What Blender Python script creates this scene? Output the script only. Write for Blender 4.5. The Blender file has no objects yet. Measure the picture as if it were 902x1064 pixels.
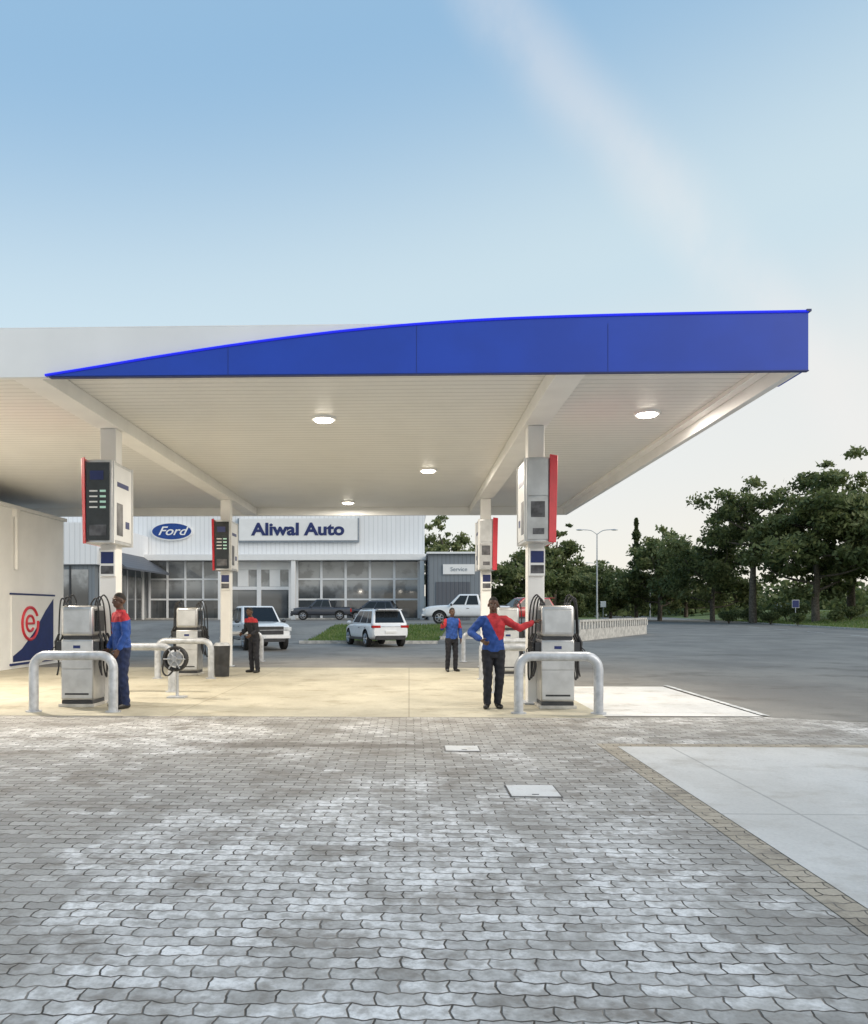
import bpy, math, random
import numpy as np
from mathutils import Vector, Matrix
R=math.radians
scene=bpy.context.scene
col=scene.collection
random.seed(3)

# ---------------------------------------------------------------- materials
def newmat(name):
    m=bpy.data.materials.new(name); m.use_nodes=True
    nt=m.node_tree; b=nt.nodes['Principled BSDF']
    return m,nt,b
def N(nt,t,**kw):
    n=nt.nodes.new(t)
    for k,v in kw.items(): setattr(n,k,v)
    return n
def math_(nt,op,a,b=None,c=None,clamp=False):
    n=N(nt,'ShaderNodeMath',operation=op); n.use_clamp=clamp
    for i,v in enumerate((a,b,c)):
        if v is None: continue
        if isinstance(v,(int,float)): n.inputs[i].default_value=v
        else: nt.links.new(v,n.inputs[i])
    return n.outputs[0]
def mixc(nt,f,a,b,mode='MIX'):
    n=N(nt,'ShaderNodeMix',data_type='RGBA',blend_type=mode)
    if isinstance(f,(int,float)): n.inputs[0].default_value=f
    else: nt.links.new(f,n.inputs[0])
    for i,v in ((6,a),(7,b)):
        if isinstance(v,tuple): n.inputs[i].default_value=(*v[:3],1)
        else: nt.links.new(v,n.inputs[i])
    return n.outputs[2]
def noise(nt,vec,scale,detail=4,rough=.55):
    n=N(nt,'ShaderNodeTexNoise'); n.inputs['Scale'].default_value=scale
    n.inputs['Detail'].default_value=detail; n.inputs['Roughness'].default_value=rough
    nt.links.new(vec,n.inputs['Vector']); return n.outputs['Fac']
def ramp(nt,f,a,b,c0=0.,c1=1.):
    n=N(nt,'ShaderNodeMapRange'); n.inputs[1].default_value=a;n.inputs[2].default_value=b
    n.inputs[3].default_value=c0;n.inputs[4].default_value=c1
    n.interpolation_type='SMOOTHSTEP'
    nt.links.new(f,n.inputs[0]); return n.outputs[0]
def pos(nt): return N(nt,'ShaderNodeNewGeometry').outputs['Position']
def mapv(nt,vec,scale,rot=(0,0,0)):
    n=N(nt,'ShaderNodeMapping'); n.inputs['Scale'].default_value=scale; n.inputs['Rotation'].default_value=rot
    nt.links.new(vec,n.inputs['Vector']); return n.outputs[0]
def bump(nt,b,h,strength=.3,dist=.01):
    n=N(nt,'ShaderNodeBump'); n.inputs['Strength'].default_value=strength; n.inputs['Distance'].default_value=dist
    nt.links.new(h,n.inputs['Height']); nt.links.new(n.outputs[0],b.inputs['Normal'])
def blob(nt,s,cx,cy,rx,ry):
    a=math_(nt,'DIVIDE',math_(nt,'SUBTRACT',s.outputs[0],cx),rx); c=math_(nt,'DIVIDE',math_(nt,'SUBTRACT',s.outputs[1],cy),ry)
    r=math_(nt,'ADD',math_(nt,'MULTIPLY',a,a),math_(nt,'MULTIPLY',c,c)); return ramp(nt,r,0,1,1,0)

def simple(name,c,rough=.5,metal=0.,var=.12,sc=6.,em=0.,coat=0.,bmp=0.):
    m,nt,b=newmat(name); p=pos(nt)
    f=noise(nt,p,sc,4)
    d=tuple(max(0,x*(1-var*1.6)) for x in c); l=tuple(min(1,x*(1+var)) for x in c)
    cc=mixc(nt,ramp(nt,f,.3,.7),d,l)
    nt.links.new(cc,b.inputs['Base Color'])
    b.inputs['Roughness'].default_value=rough; b.inputs['Metallic'].default_value=metal
    if coat: b.inputs['Coat Weight'].default_value=coat
    if em:
        b.inputs['Emission Color'].default_value=(*c,1); b.inputs['Emission Strength'].default_value=em
    if bmp: bump(nt,b,noise(nt,p,sc*12,3),bmp,.005)
    return m
def ribbed(name,c,axis='X',scale=1.,rough=.45,strength=.5,dist=.02,dark=.8):
    m,nt,b=newmat(name); p=pos(nt)
    w=N(nt,'ShaderNodeTexWave',wave_type='BANDS',bands_direction=axis); w.inputs['Scale'].default_value=scale
    nt.links.new(p,w.inputs['Vector'])
    f=w.outputs['Fac']; g=ramp(nt,f,.0,.25)
    c0=mixc(nt,g,tuple(x*dark for x in c),c)
    st=noise(nt,mapv(nt,p,(1,1,.15)),1.3,4)
    c1=mixc(nt,ramp(nt,st,.4,.75,0,.2),c0,tuple(x*.75 for x in c))
    nt.links.new(c1,b.inputs['Base Color']); b.inputs['Roughness'].default_value=rough
    bump(nt,b,g,strength,dist); return m

def mat_pavers(name,tan=False):
    m,nt,b=newmat(name); p=pos(nt)
    s=N(nt,'ShaderNodeSeparateXYZ'); nt.links.new(p,s.inputs[0])
    x,y=s.outputs[0],s.outputs[1]
    wob=noise(nt,p,3.3,4)
    x=math_(nt,'ADD',x,math_(nt,'MULTIPLY',wob,.065))
    wb=noise(nt,mapv(nt,p,(1,1,1),(0,0,1.3)),2.9,4); y=math_(nt,'ADD',y,math_(nt,'MULTIPLY',wb,.075))
    px=math_(nt,'PINGPONG',x,.051); py=math_(nt,'PINGPONG',y,.0525)
    y2=math_(nt,'ADD',y,math_(nt,'MULTIPLY',px,.26))
    x2=math_(nt,'ADD',x,math_(nt,'MULTIPLY',py,.24))
    cv=N(nt,'ShaderNodeCombineXYZ'); nt.links.new(x2,cv.inputs[0]); nt.links.new(y2,cv.inputs[1])
    br=N(nt,'ShaderNodeTexBrick'); br.offset=.5
    br.inputs['Scale'].default_value=1; br.inputs['Brick Width'].default_value=.204; br.inputs['Row Height'].default_value=.105
    br.inputs['Mortar Size'].default_value=.0065; br.inputs['Mortar Smooth'].default_value=.6; br.inputs['Bias'].default_value=0
    br.inputs['Color1'].default_value=(0,0,0,1); br.inputs['Color2'].default_value=(1,1,1,1)
    br.inputs['Mortar'].default_value=(.5,.5,.5,1)
    nt.links.new(cv.outputs[0],br.inputs['Vector'])
    rnd=br.outputs['Color']
    A=(.30,.285,.26);B=(.48,.46,.425)
    if tan: A=(.36,.31,.235);B=(.47,.41,.32)
    base=mixc(nt,rnd,A,B)
    if not tan:
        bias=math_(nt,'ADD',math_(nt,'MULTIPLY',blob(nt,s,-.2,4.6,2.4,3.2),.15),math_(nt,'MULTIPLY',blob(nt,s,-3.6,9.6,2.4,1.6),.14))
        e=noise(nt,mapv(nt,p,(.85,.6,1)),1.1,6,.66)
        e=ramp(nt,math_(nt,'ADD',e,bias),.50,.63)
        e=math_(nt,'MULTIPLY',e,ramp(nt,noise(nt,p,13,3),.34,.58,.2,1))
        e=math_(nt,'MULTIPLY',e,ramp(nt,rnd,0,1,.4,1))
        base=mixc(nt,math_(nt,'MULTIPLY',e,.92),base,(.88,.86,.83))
    d=noise(nt,mapv(nt,p,(.9,1.4,1)),1.3,6,.68)
    dk=ramp(nt,d,.49,.66,0,.7)
    base=mixc(nt,dk,base,(.19,.165,.135))
    d2=noise(nt,p,6,4,.6); base=mixc(nt,ramp(nt,d2,.54,.7,0,.45),base,(.16,.135,.105))
    if not tan:
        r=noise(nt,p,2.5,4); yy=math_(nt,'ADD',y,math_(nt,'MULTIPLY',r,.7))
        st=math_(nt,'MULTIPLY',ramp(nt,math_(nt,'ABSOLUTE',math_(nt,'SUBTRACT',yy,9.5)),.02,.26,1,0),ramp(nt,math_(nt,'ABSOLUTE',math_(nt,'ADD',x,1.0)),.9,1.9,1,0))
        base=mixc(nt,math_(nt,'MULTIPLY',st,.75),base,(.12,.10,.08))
    sp=noise(nt,p,60,2)
    base=mixc(nt,ramp(nt,sp,.35,.8,0,.3),base,(.16,.145,.125))
    mo=noise(nt,p,3.3,3)
    mort=mixc(nt,ramp(nt,mo,.40,.64),(.045,.038,.03),(.22,.20,.175))
    fin=mixc(nt,br.outputs['Fac'],base,mort)
    nt.links.new(fin,b.inputs['Base Color']); b.inputs['Roughness'].default_value=.75
    h=math_(nt,'SUBTRACT',math_(nt,'MULTIPLY',sp,.2),br.outputs['Fac'])
    h=math_(nt,'ADD',h,math_(nt,'MULTIPLY',rnd,.35))
    bump(nt,b,h,.7,.008)
    return m
def mat_ground(name,c,c2,stain,sc=.5,joint=None,rough=.75,grit=.3,stn=.5,jc=None):
    m,nt,b=newmat(name); p=pos(nt)
    f=noise(nt,mapv(nt,p,(1,.7,1)),sc,7,.62)
    cc=mixc(nt,ramp(nt,f,.35,.65),c,c2)
    g=noise(nt,mapv(nt,p,(.8,1.1,1)),sc*1.8,7,.7)
    cc=mixc(nt,ramp(nt,g,.5,.70,0,stn),cc,stain)
    g2=noise(nt,p,sc*9,5,.65)
    cc=mixc(nt,ramp(nt,g2,.55,.72,0,stn*.5),cc,stain)
    gr=noise(nt,p,45,3)
    cc=mixc(nt,ramp(nt,gr,.35,.75,0,grit),cc,tuple(x*.55 for x in c))
    if joint:
        br=N(nt,'ShaderNodeTexBrick'); br.offset=0
        br.inputs['Scale'].default_value=1; br.inputs['Brick Width'].default_value=joint; br.inputs['Row Height'].default_value=joint
        br.inputs['Mortar Size'].default_value=.012; nt.links.new(p,br.inputs['Vector'])
        cc=mixc(nt,math_(nt,'MULTIPLY',br.outputs['Fac'],.45),cc,jc or tuple(x*.35 for x in c))
    nt.links.new(cc,b.inputs['Base Color']); b.inputs['Roughness'].default_value=rough
    bump(nt,b,gr,.35,.006); return m

M={}
M['white']=simple('white_paint',(.82,.82,.81),.45,var=.02,sc=1.5)
M['canopywhite']=simple('canopy_white_paint',(.78,.79,.79),.4,var=.03,sc=.8)
M['beam']=simple('beam_cream_paint',(.84,.83,.81),.5,var=.03,sc=1.5)
M['ceil']=ribbed('ceiling_sheeting',(.79,.78,.75),'Y',1.57,.4,.3,.012,.80)
M['roofing']=simple('roof_sheet_grey',(.5,.5,.5),.5)
M['blue']=simple('fascia_blue',(.008,.055,.44),.45,var=.06,sc=.9)
M['bluetrim']=simple('blue_led_trim',(.012,.02,.75),.4,var=.02,em=.6)
M['steel']=simple('brushed_steel',(.50,.50,.50),.34,.8,var=.10,sc=4)
M['steel2']=simple('steel_panel',(.56,.57,.58),.42,.55,var=.08,sc=4)
M['galv']=simple('galvanised_tube',(.48,.50,.53),.40,.3,var=.14,sc=7)
M['black']=simple('black_rubber',(.018,.018,.02),.5,var=.2)
M['dark']=simple('dark_plastic',(.035,.037,.042),.4,var=.2)
M['screen']=simple('price_screen',(.02,.025,.028),.15,var=.2)
M['digits']=simple('lit_digits',(.40,.62,.52),.4,em=.3)
M['red']=simple('red_panel',(.60,.03,.05),.4,var=.06)
M['poster']=simple('poster_paper',(.68,.69,.70),.35,var=.03,sc=2)
M['posterdark']=simple('poster_figure',(.10,.10,.11),.35,var=.4,sc=6)
M['navy']=simple('navy_print',(.012,.025,.13),.4,var=.08)
M['wallwhite']=simple('painted_plaster_white',(.88,.88,.87),.7,var=.03,sc=1.2,bmp=.15)
M['clad']=ribbed('wall_cladding_white',(.80,.81,.82),'X',.75,.5,.3,.02,.86)
M['claddark']=ribbed('awning_sheet_dark',(.10,.11,.13),'X',.9,.5,.5,.03)
M['greywall']=ribbed('grey_wall_cladding',(.20,.225,.25),'X',.9,.5,.4,.02)
M['frame']=simple('white_aluminium_frame',(.80,.81,.82),.4,var=.02)
M['concrete_wall']=simple('precast_concrete',(.52,.50,.46),.85,var=.18,sc=4,bmp=.3)
M['lampglow']=simple('lamp_lens',(1,.93,.78),.4,var=.0,em=18)
M['carwhite']=simple('car_white_paint',(.82,.83,.84),.22,var=.02,coat=.6)
M['carred']=simple('car_red_paint',(.45,.02,.02),.22,var=.03,coat=.6)
M['cardark']=simple('car_dark_paint',(.05,.055,.07),.22,var=.03,coat=.6)
M['carglass']=simple('car_window_glass',(.012,.015,.018),.06,var=.1)
M['tyre']=simple('tyre_rubber',(.02,.02,.02),.8,var=.2)
M['rim']=simple('alloy_rim',(.45,.46,.48),.3,.8)
M['lightred']=simple('tail_light',(.45,.01,.01),.15)
M['lightclear']=simple('head_light',(.75,.78,.8),.08,.3)
M['bark']=simple('bark',(.13,.11,.085),.9,var=.3,sc=5,bmp=.5)
M['skin']=simple('skin_dark_brown',(.085,.040,.025),.5,var=.1,sc=10)
M['hair']=simple('hair_black',(.012,.01,.009),.8,var=.2,sc=60)
M['jblue']=simple('uniform_blue',(.018,.065,.27),.85,var=.15,sc=12,bmp=.3)
M['jred']=simple('uniform_red',(.42,.025,.035),.85,var=.15,sc=12,bmp=.3)
M['trouser']=simple('trousers_black',(.014,.015,.022),.85,var=.2,sc=12,bmp=.3)
M['trousernavy']=simple('trousers_navy',(.012,.022,.07),.85,var=.2,sc=12,bmp=.3)
M['shoe']=simple('shoe_black',(.015,.014,.014),.4)
M['eye']=simple('eye_white',(.38,.35,.32),.3)
M['signgrey']=simple('sign_grey_frame',(.28,.32,.36),.5)
M['linewhite']=simple('road_line_paint',(.66,.66,.64),.7,var=.25,sc=5)
M['pavers']=mat_pavers('interlocking_pavers')
M['pavers_tan']=mat_pavers('tan_edge_pavers',True)
M['slab']=mat_ground('light_concrete_slab',(.56,.545,.51),(.66,.645,.61),(.44,.41,.36),.8,3.05,grit=.2,stn=.7)
M['apron']=mat_ground('pale_concrete_apron',(.64,.63,.60),(.74,.73,.70),(.42,.38,.32),.9,None,grit=.15,stn=.7)
M['yellowcon']=mat_ground('warm_concrete_forecourt',(.42,.385,.295),(.53,.49,.38),(.31,.27,.19),.7,3.6,grit=.2,stn=.9,jc=(.16,.13,.09))
M['asphalt']=mat_ground('worn_asphalt',(.20,.188,.17),(.29,.272,.24),(.135,.118,.098),.33,None,grit=.35,stn=.9)
M['grass']=mat_ground('grass_ground',(.09,.14,.03),(.16,.20,.05),(.24,.21,.10),.35,None,grit=.4,stn=.6,rough=.95)
M['earth']=mat_ground('dry_earth',(.13,.14,.07),(.20,.18,.10),(.09,.11,.04),.05,None,grit=.2,stn=.6,rough=.95)
def leafmat(name,c,c2):
    m,nt,b=newmat(name); p=pos(nt)
    f=noise(nt,p,1.1,3); cc=mixc(nt,ramp(nt,f,.35,.65),c,c2)
    nt.links.new(cc,b.inputs['Base Color']); b.inputs['Roughness'].default_value=.65
    tr=N(nt,'ShaderNodeBsdfTranslucent'); nt.links.new(cc,tr.inputs[0])
    mx=N(nt,'ShaderNodeMixShader'); mx.inputs[0].default_value=.4
    nt.links.new(b.outputs[0],mx.inputs[1]); nt.links.new(tr.outputs[0],mx.inputs[2])
    nt.links.new(mx.outputs[0],nt.nodes['Material Output'].inputs[0]); return m
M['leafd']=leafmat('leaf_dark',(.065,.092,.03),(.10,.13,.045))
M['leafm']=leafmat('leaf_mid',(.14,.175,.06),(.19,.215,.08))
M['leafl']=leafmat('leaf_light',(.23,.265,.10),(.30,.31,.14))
M['blade']=leafmat('grass_blades',(.10,.18,.035),(.17,.24,.06))
def glassmat():
    m,nt,b=newmat('showroom_glass'); p=pos(nt)
    br=N(nt,'ShaderNodeTexBrick'); br.offset=0
    br.inputs['Scale'].default_value=1; br.inputs['Brick Width'].default_value=2.3; br.inputs['Row Height'].default_value=1.85
    br.inputs['Mortar Size'].default_value=0; br.inputs['Color1'].default_value=(0,0,0,1); br.inputs['Color2'].default_value=(1,1,1,1)
    s=N(nt,'ShaderNodeSeparateXYZ'); nt.links.new(p,s.inputs[0]); c=N(nt,'ShaderNodeCombineXYZ')
    nt.links.new(s.outputs[0],c.inputs[0]); nt.links.new(s.outputs[2],c.inputs[1]); nt.links.new(c.outputs[0],br.inputs['Vector'])
    f=noise(nt,p,.5,4)
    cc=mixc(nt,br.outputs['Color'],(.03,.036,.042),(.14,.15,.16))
    cc=mixc(nt,ramp(nt,s.outputs[2],2.7,4.2,0,.8),cc,(.42,.43,.43))  # upper panes painted paler, standing in for reflections and lit interior
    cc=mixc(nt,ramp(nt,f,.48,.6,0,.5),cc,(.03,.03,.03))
    nt.links.new(cc,b.inputs['Base Color']); b.inputs['Roughness'].default_value=.05; b.inputs['IOR'].default_value=1.8
    return m
M['glass']=glassmat()

# ---------------------------------------------------------------- mesh builder
class MB:
    def __init__(s): s.v=[];s.f=[];s.m=[];s.mats=[]
    def mi(s,k):
        if k not in s.mats: s.mats.append(k)
        return s.mats.index(k)
    def add(s,vs,fs,k):
        o=len(s.v); s.v+= [tuple(v) for v in vs]; i=s.mi(k)
        for f in fs: s.f.append(tuple(o+a for a in f)); s.m.append(i)
    def box(s,x0,x1,y0,y1,z0,z1,k):
        vs=[(x,y,z) for x in(x0,x1) for y in(y0,y1) for z in(z0,z1)]
        s.add(vs,[(0,1,3,2),(4,6,7,5),(0,4,5,1),(2,3,7,6),(0,2,6,4),(1,5,7,3)],k)
    def hexa(s,b,t,k):
        s.add(list(b)+list(t),[(3,2,1,0),(4,5,6,7),(0,1,5,4),(1,2,6,5),(2,3,7,6),(3,0,4,7)],k)
    def beam(s,p0,p1,w,z0,z1,k):
        a=Vector((p0[0],p0[1],0));b=Vector((p1[0],p1[1],0)); d=(b-a).normalized(); n=Vector((-d.y,d.x,0))*w/2
        q=[a-n,b-n,b+n,a+n]
        s.hexa([(c.x,c.y,z0) for c in q],[(c.x,c.y,z1) for c in q],k)
    def poly(s,pts,d,k):
        n=len(pts); d=Vector(d); p=[Vector(q) for q in pts]; q=[a+d for a in p]
        s.add(p+q,[tuple(range(n-1,-1,-1)),tuple(range(n,2*n))]+[(i,(i+1)%n,n+(i+1)%n,n+i) for i in range(n)],k)
    def cyl(s,p0,p1,r0,r1,k,seg=12):
        s.tube([p0,p1],[r0,r1],k,seg)
    def tube(s,pts,r,k,seg=10):
        pts=[Vector(p) for p in pts]; n=len(pts)
        if isinstance(r,(int,float)): r=[r]*n
        vs=[];fs=[]; ref=None
        for i,p in enumerate(pts):
            t=((pts[min(i+1,n-1)]-pts[max(i-1,0)])).normalized()
            if ref is None:
                ref=Vector((1,0,0)) if abs(t.x)<.8 else Vector((0,1,0))
            u=(ref-t*ref.dot(t)).normalized(); w=t.cross(u); ref=u
            for j in range(seg):
                a=2*math.pi*j/seg; vs.append(p+(u*math.cos(a)+w*math.sin(a))*r[i])
        for i in range(n-1):
            for j in range(seg):
                a=i*seg+j;b=i*seg+(j+1)%seg; fs.append((a,b,b+seg,a+seg))
        fs.append(tuple(range(seg-1,-1,-1))); fs.append(tuple((n-1)*seg+j for j in range(seg)))
        s.add(vs,fs,k)
    def ell(s,c,r,k,seg=14,rings=9,rot=None):
        vs=[];fs=[]; c=Vector(c)
        if isinstance(r,(int,float)): r=(r,r,r)
        for i in range(1,rings):
            th=math.pi*i/rings
            for j in range(seg):
                a=2*math.pi*j/seg
                q=Vector((r[0]*math.sin(th)*math.cos(a),r[1]*math.sin(th)*math.sin(a),r[2]*math.cos(th)))
                if rot: q=rot@q
                vs.append(c+q)
        for e in (1,-1):
            q=Vector((0,0,e*r[2])); q=rot@q if rot else q; vs.append(c+q)
        nb=(rings-1)*seg
        for i in range(rings-2):
            for j in range(seg):
                a=i*seg+j;b=i*seg+(j+1)%seg; fs.append((a,a+seg,b+seg,b))
        for j in range(seg):
            fs.append((nb,j,(j+1)%seg)); a=(rings-2)*seg
            fs.append((nb+1,a+(j+1)%seg,a+j))
        s.add(vs,fs,k)
    def capsule(s,p0,p1,r0,r1,k,seg=10):
        s.cyl(p0,p1,r0,r1,k,seg); s.ell(p0,r0,k,seg,6); s.ell(p1,r1,k,seg,6)
    def build(s,name,parent=None,bevel=0,smooth=True,angle=35,loc=None,rot=0,segs=2):
        me=bpy.data.meshes.new(name); me.from_pydata(s.v,[],s.f); 
        for k in s.mats: me.materials.append(M[k])
        me.polygons.foreach_set('material_index',s.m)
        if smooth:
            me.polygons.foreach_set('use_smooth',[True]*len(s.f)); me.set_sharp_from_angle(angle=R(angle))
        me.update()
        o=bpy.data.objects.new(name,me); col.objects.link(o)
        if bevel:
            b=o.modifiers.new('bevel','BEVEL'); b.width=bevel; b.segments=segs; b.limit_method='ANGLE'; b.angle_limit=R(40)
        if loc: o.location=loc
        o.rotation_euler[2]=rot
        if parent: o.parent=parent
        return o
def empty(name,loc=(0,0,0),rot=0):
    e=bpy.data.objects.new(name,None); e.location=loc; e.rotation_euler[2]=rot; e.empty_display_size=.3
    col.objects.link(e); return e
def sheet(name,pts,z,k):
    b=MB(); b.add([(x,y,z) for x,y in pts],[tuple(range(len(pts)))],k); return b.build(name,smooth=False)
def spline(pts,n=8):
    P=[Vector(p) for p in pts]; P=[P[0]*2-P[1]]+P+[P[-1]*2-P[-2]]; out=[]
    for i in range(1,len(P)-2):
        for j in range(n):
            t=j/n; a,b,c,d=P[i-1:i+3]
            out.append(.5*((2*b)+(c-a)*t+(2*a-5*b+4*c-d)*t*t+(3*b-a-3*c+d)*t**3))
    out.append(P[-2]); return out
def text(name,body,size,loc,k,parent,rot=(R(90),0,0),ext=.01,off=.0,align='CENTER',shear=0,sx=1):
    c=bpy.data.curves.new(name,'FONT'); c.body=body; c.size=size; c.extrude=ext; c.offset=off; c.align_x=align; c.align_y='CENTER'; c.shear=shear
    c.materials.append(M[k]); o=bpy.data.objects.new(name,c); o.location=loc; o.rotation_euler=rot; o.scale=(sx,1,1); col.objects.link(o); o.parent=parent; return o

# ---------------------------------------------------------------- ground
def sstep(t): t=np.clip(t,0,1); return t*t*(3-2*t)
sheet('ground',[(-2500,-500),(2500,-500),(2500,4000),(-2500,4000)],-.03,'earth')
kx=lambda y:26+.1875*y            # right kerb of the road
lx=lambda y:16.7+(y-55)*.22       # left edge of road beyond the retaining wall
sheet('road',[(-60,-20),(kx(-20),-20),(kx(320),320),(lx(320),320),(16.7,55),(16.7,60),(-60,60)],0,'asphalt')
sheet('forecourt_concrete',[(-14,11.55),(2.95,11.55),(2.95,21.6),(-14,21.6)],.012,'yellowcon')
sheet('concrete_apron',[(2.954,11.8),(5.35,11.8),(5.35,16.4),(2.954,16.4)],.008,'apron')
sheet('paved_forecourt',[(-30,-6),(2.24,-6),(2.24,9.32),(14,9.32),(9,10.1),(5.4,11.7),(2.95,11.545),(-14,11.545),(-30,11.545)],.010,'pavers')
sheet('paver_edging',[(2.244,-6),(2.44,-6),(2.44,9.12),(16,9.12),(14,9.316),(2.244,9.316)],.012,'pavers_tan')
sheet('concrete_slab',[(2.444,-6),(22,-6),(22,9.1),(2.444,9.1)],.014,'slab')
sheet('painted_line',[(5.36,11.9),(5.46,11.8),(5.52,16.6),(5.42,16.6)],.018,'linewhite')
b=MB()
for x0,y0,w,d in ((.88,6.62,.42,.42),(.42,8.75,.38,.32)):
    b.box(x0,x0+w,y0,y0+d,.010,.020,'apron'); b.box(x0+.18,x0+.24,y0+.04,y0+.06,.0195,.023,'dark')
    for q in ((x0-.015,x0,y0,y0+d),(x0+w,x0+w+.015,y0,y0+d),(x0-.015,x0+w+.015,y0-.015,y0),(x0-.015,x0+w+.015,y0+d,y0+d+.015)): b.box(*q,.0105,.0155,'dark')
b.build('manhole_cover',bevel=.002)
b=MB()
ys=np.linspace(10,318,155)
for a,c in zip(ys[:-1],ys[1:]): b.beam((kx(a)+.08,a),(kx(c-.02)+.08,c-.02),.16,-.02,.14,'concrete_wall')
b.build('road_kerb')
b=MB()
for a in np.arange(30,300,9.): 
    x=kx(a)-6.5; b.add([(x,a,.006),(x+.14,a,.006),(x+.9,a+4,.006),(x+.76,a+4,.006)],[(0,1,2,3)],'linewhite')
b.build('road_lane_marking')
def heightgrid(name,fx,ys,us,zf,k):
    vs=[];fs=[]
    for y in ys:
        for u in us:
            x=fx(y,u); vs.append((x,y,zf(x,y)))
    n=len(us)
    for i in range(len(ys)-1):
        for j in range(n-1): a=i*n+j; fs.append((a,a+1,a+1+n,a+n))
    b=MB(); b.add(vs,fs,k); return b.build(name,angle=80)
def vz(x,y):
    d=x-(kx(y)+.16); return .09+1.5*float(sstep(d/20))+.25*math.sin(x*.23+y*.11)*float(sstep(d/12))
heightgrid('grass_verge',lambda y,u:kx(y)+.16+u,np.linspace(10,330,110),[0,1,2,4,7,11,16,22,30,45,80,200],vz,'grass')
tr=lambda y:(8.8+.557*(y-41)) if y<55 else 16.6-.16*(y-55)
tz=lambda y:.012+.8*float(sstep((y-37.8)/8.5))
heightgrid('terrace_asphalt',lambda y,u:-90+(tr(y)+90)*u,list(np.linspace(37.8,47,14))+[51,55,60,80,100],[0,.3,.6,.8,.9,1],lambda x,y:tz(y),'asphalt')
heightgrid('lawn',lambda y,u:-5.3+6.6*u+.15*(y-38),np.linspace(37.9,45,12),[0,.25,.5,.75,1],lambda x,y:tz(y)+.03,'grass')
b=MB(); b.beam((-5.4,37.8),(1.4,37.8),.15,0,.15,'concrete_wall'); b.build('lawn_kerb')
# grassy bank falling from the terrace to the road
def mz(x,y):
    t=float(sstep((x-tr(y))/max(lx(y)-tr(y)-.3,.5))); return (tz(y)+.006)*(1-t)+.03*t if y<100 else .03
heightgrid('grass_median',lambda y,u:tr(y)+(lx(y)-tr(y))*u,list(np.linspace(55.2,99,16)),[0,.15,.35,.6,.8,1],mz,'grass')
heightgrid('far_grass',lambda y,u:lx(y)-40*(1-u),np.linspace(99.1,320,30),[0,.5,1],lambda x,y:.03,'grass')
def ridge(name,y,x0,x1,h,seed,k):
    rng=random.Random(seed); n=90; vs=[];fs=[]
    ph=[rng.uniform(0,6.28) for _ in range(5)]
    for i in range(n+1):
        x=x0+(x1-x0)*i/n; s=sum(math.sin(i/n*(2.3+2.7*q)*3.1+ph[q])/(q+1.3) for q in range(5))
        z=h*(.75+.22*s)
        vs+=[(x,y-h*6,-3),(x,y,max(z,1)),(x,y+h*6,-3)]
    for i in range(n):
        a=i*3; fs+=[(a,a+3,a+4,a+1),(a+1,a+4,a+5,a+2)]
    b=MB(); b.add(vs,fs,k); return b.build(name,angle=80)
M['hill']=simple('distant_hill',(.20,.23,.21),.95,var=.2,sc=.02)
ridge('distant_hill',1500,-1800,2200,42,4,'hill')

# ---------------------------------------------------------------- vegetation
def leafmesh(name,C,size,mats,mi,parent,rng,up=0.,aspect=.45):
    n=len(C)
    u=rng.normal(size=(n,3)); u[:,2]-=.25; u/=np.linalg.norm(u,axis=1)[:,None]
    w=rng.normal(size=(n,3)); w=np.cross(u,w); w/=np.linalg.norm(w,axis=1)[:,None]
    if up:
        u=rng.normal(size=(n,3))*.35; u[:,2]=1; w=rng.normal(size=(n,3)); w[:,2]=0; w/=np.linalg.norm(w,axis=1)[:,None]
    s=(size*rng.uniform(.6,1.35,n))[:,None]
    V=np.stack([C-u*s*(0 if up else .5),C+w*s*aspect*.5,C+u*s*(1 if up else .5),C-w*s*aspect*.5],1).reshape(-1,3)
    me=bpy.data.meshes.new(name); me.vertices.add(4*n); me.vertices.foreach_set('co',V.ravel())
    me.loops.add(4*n); me.loops.foreach_set('vertex_index',np.arange(4*n))
    me.polygons.add(n); me.polygons.foreach_set('loop_start',np.arange(n)*4); me.polygons.foreach_set('loop_total',np.full(n,4))
    for k in mats: me.materials.append(M[k])
    me.polygons.foreach_set('material_index',mi.astype(np.int32)); me.update(); me.validate()
    o=bpy.data.objects.new(name,me); col.objects.link(o)
    if parent: o.parent=parent
    return o
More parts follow.
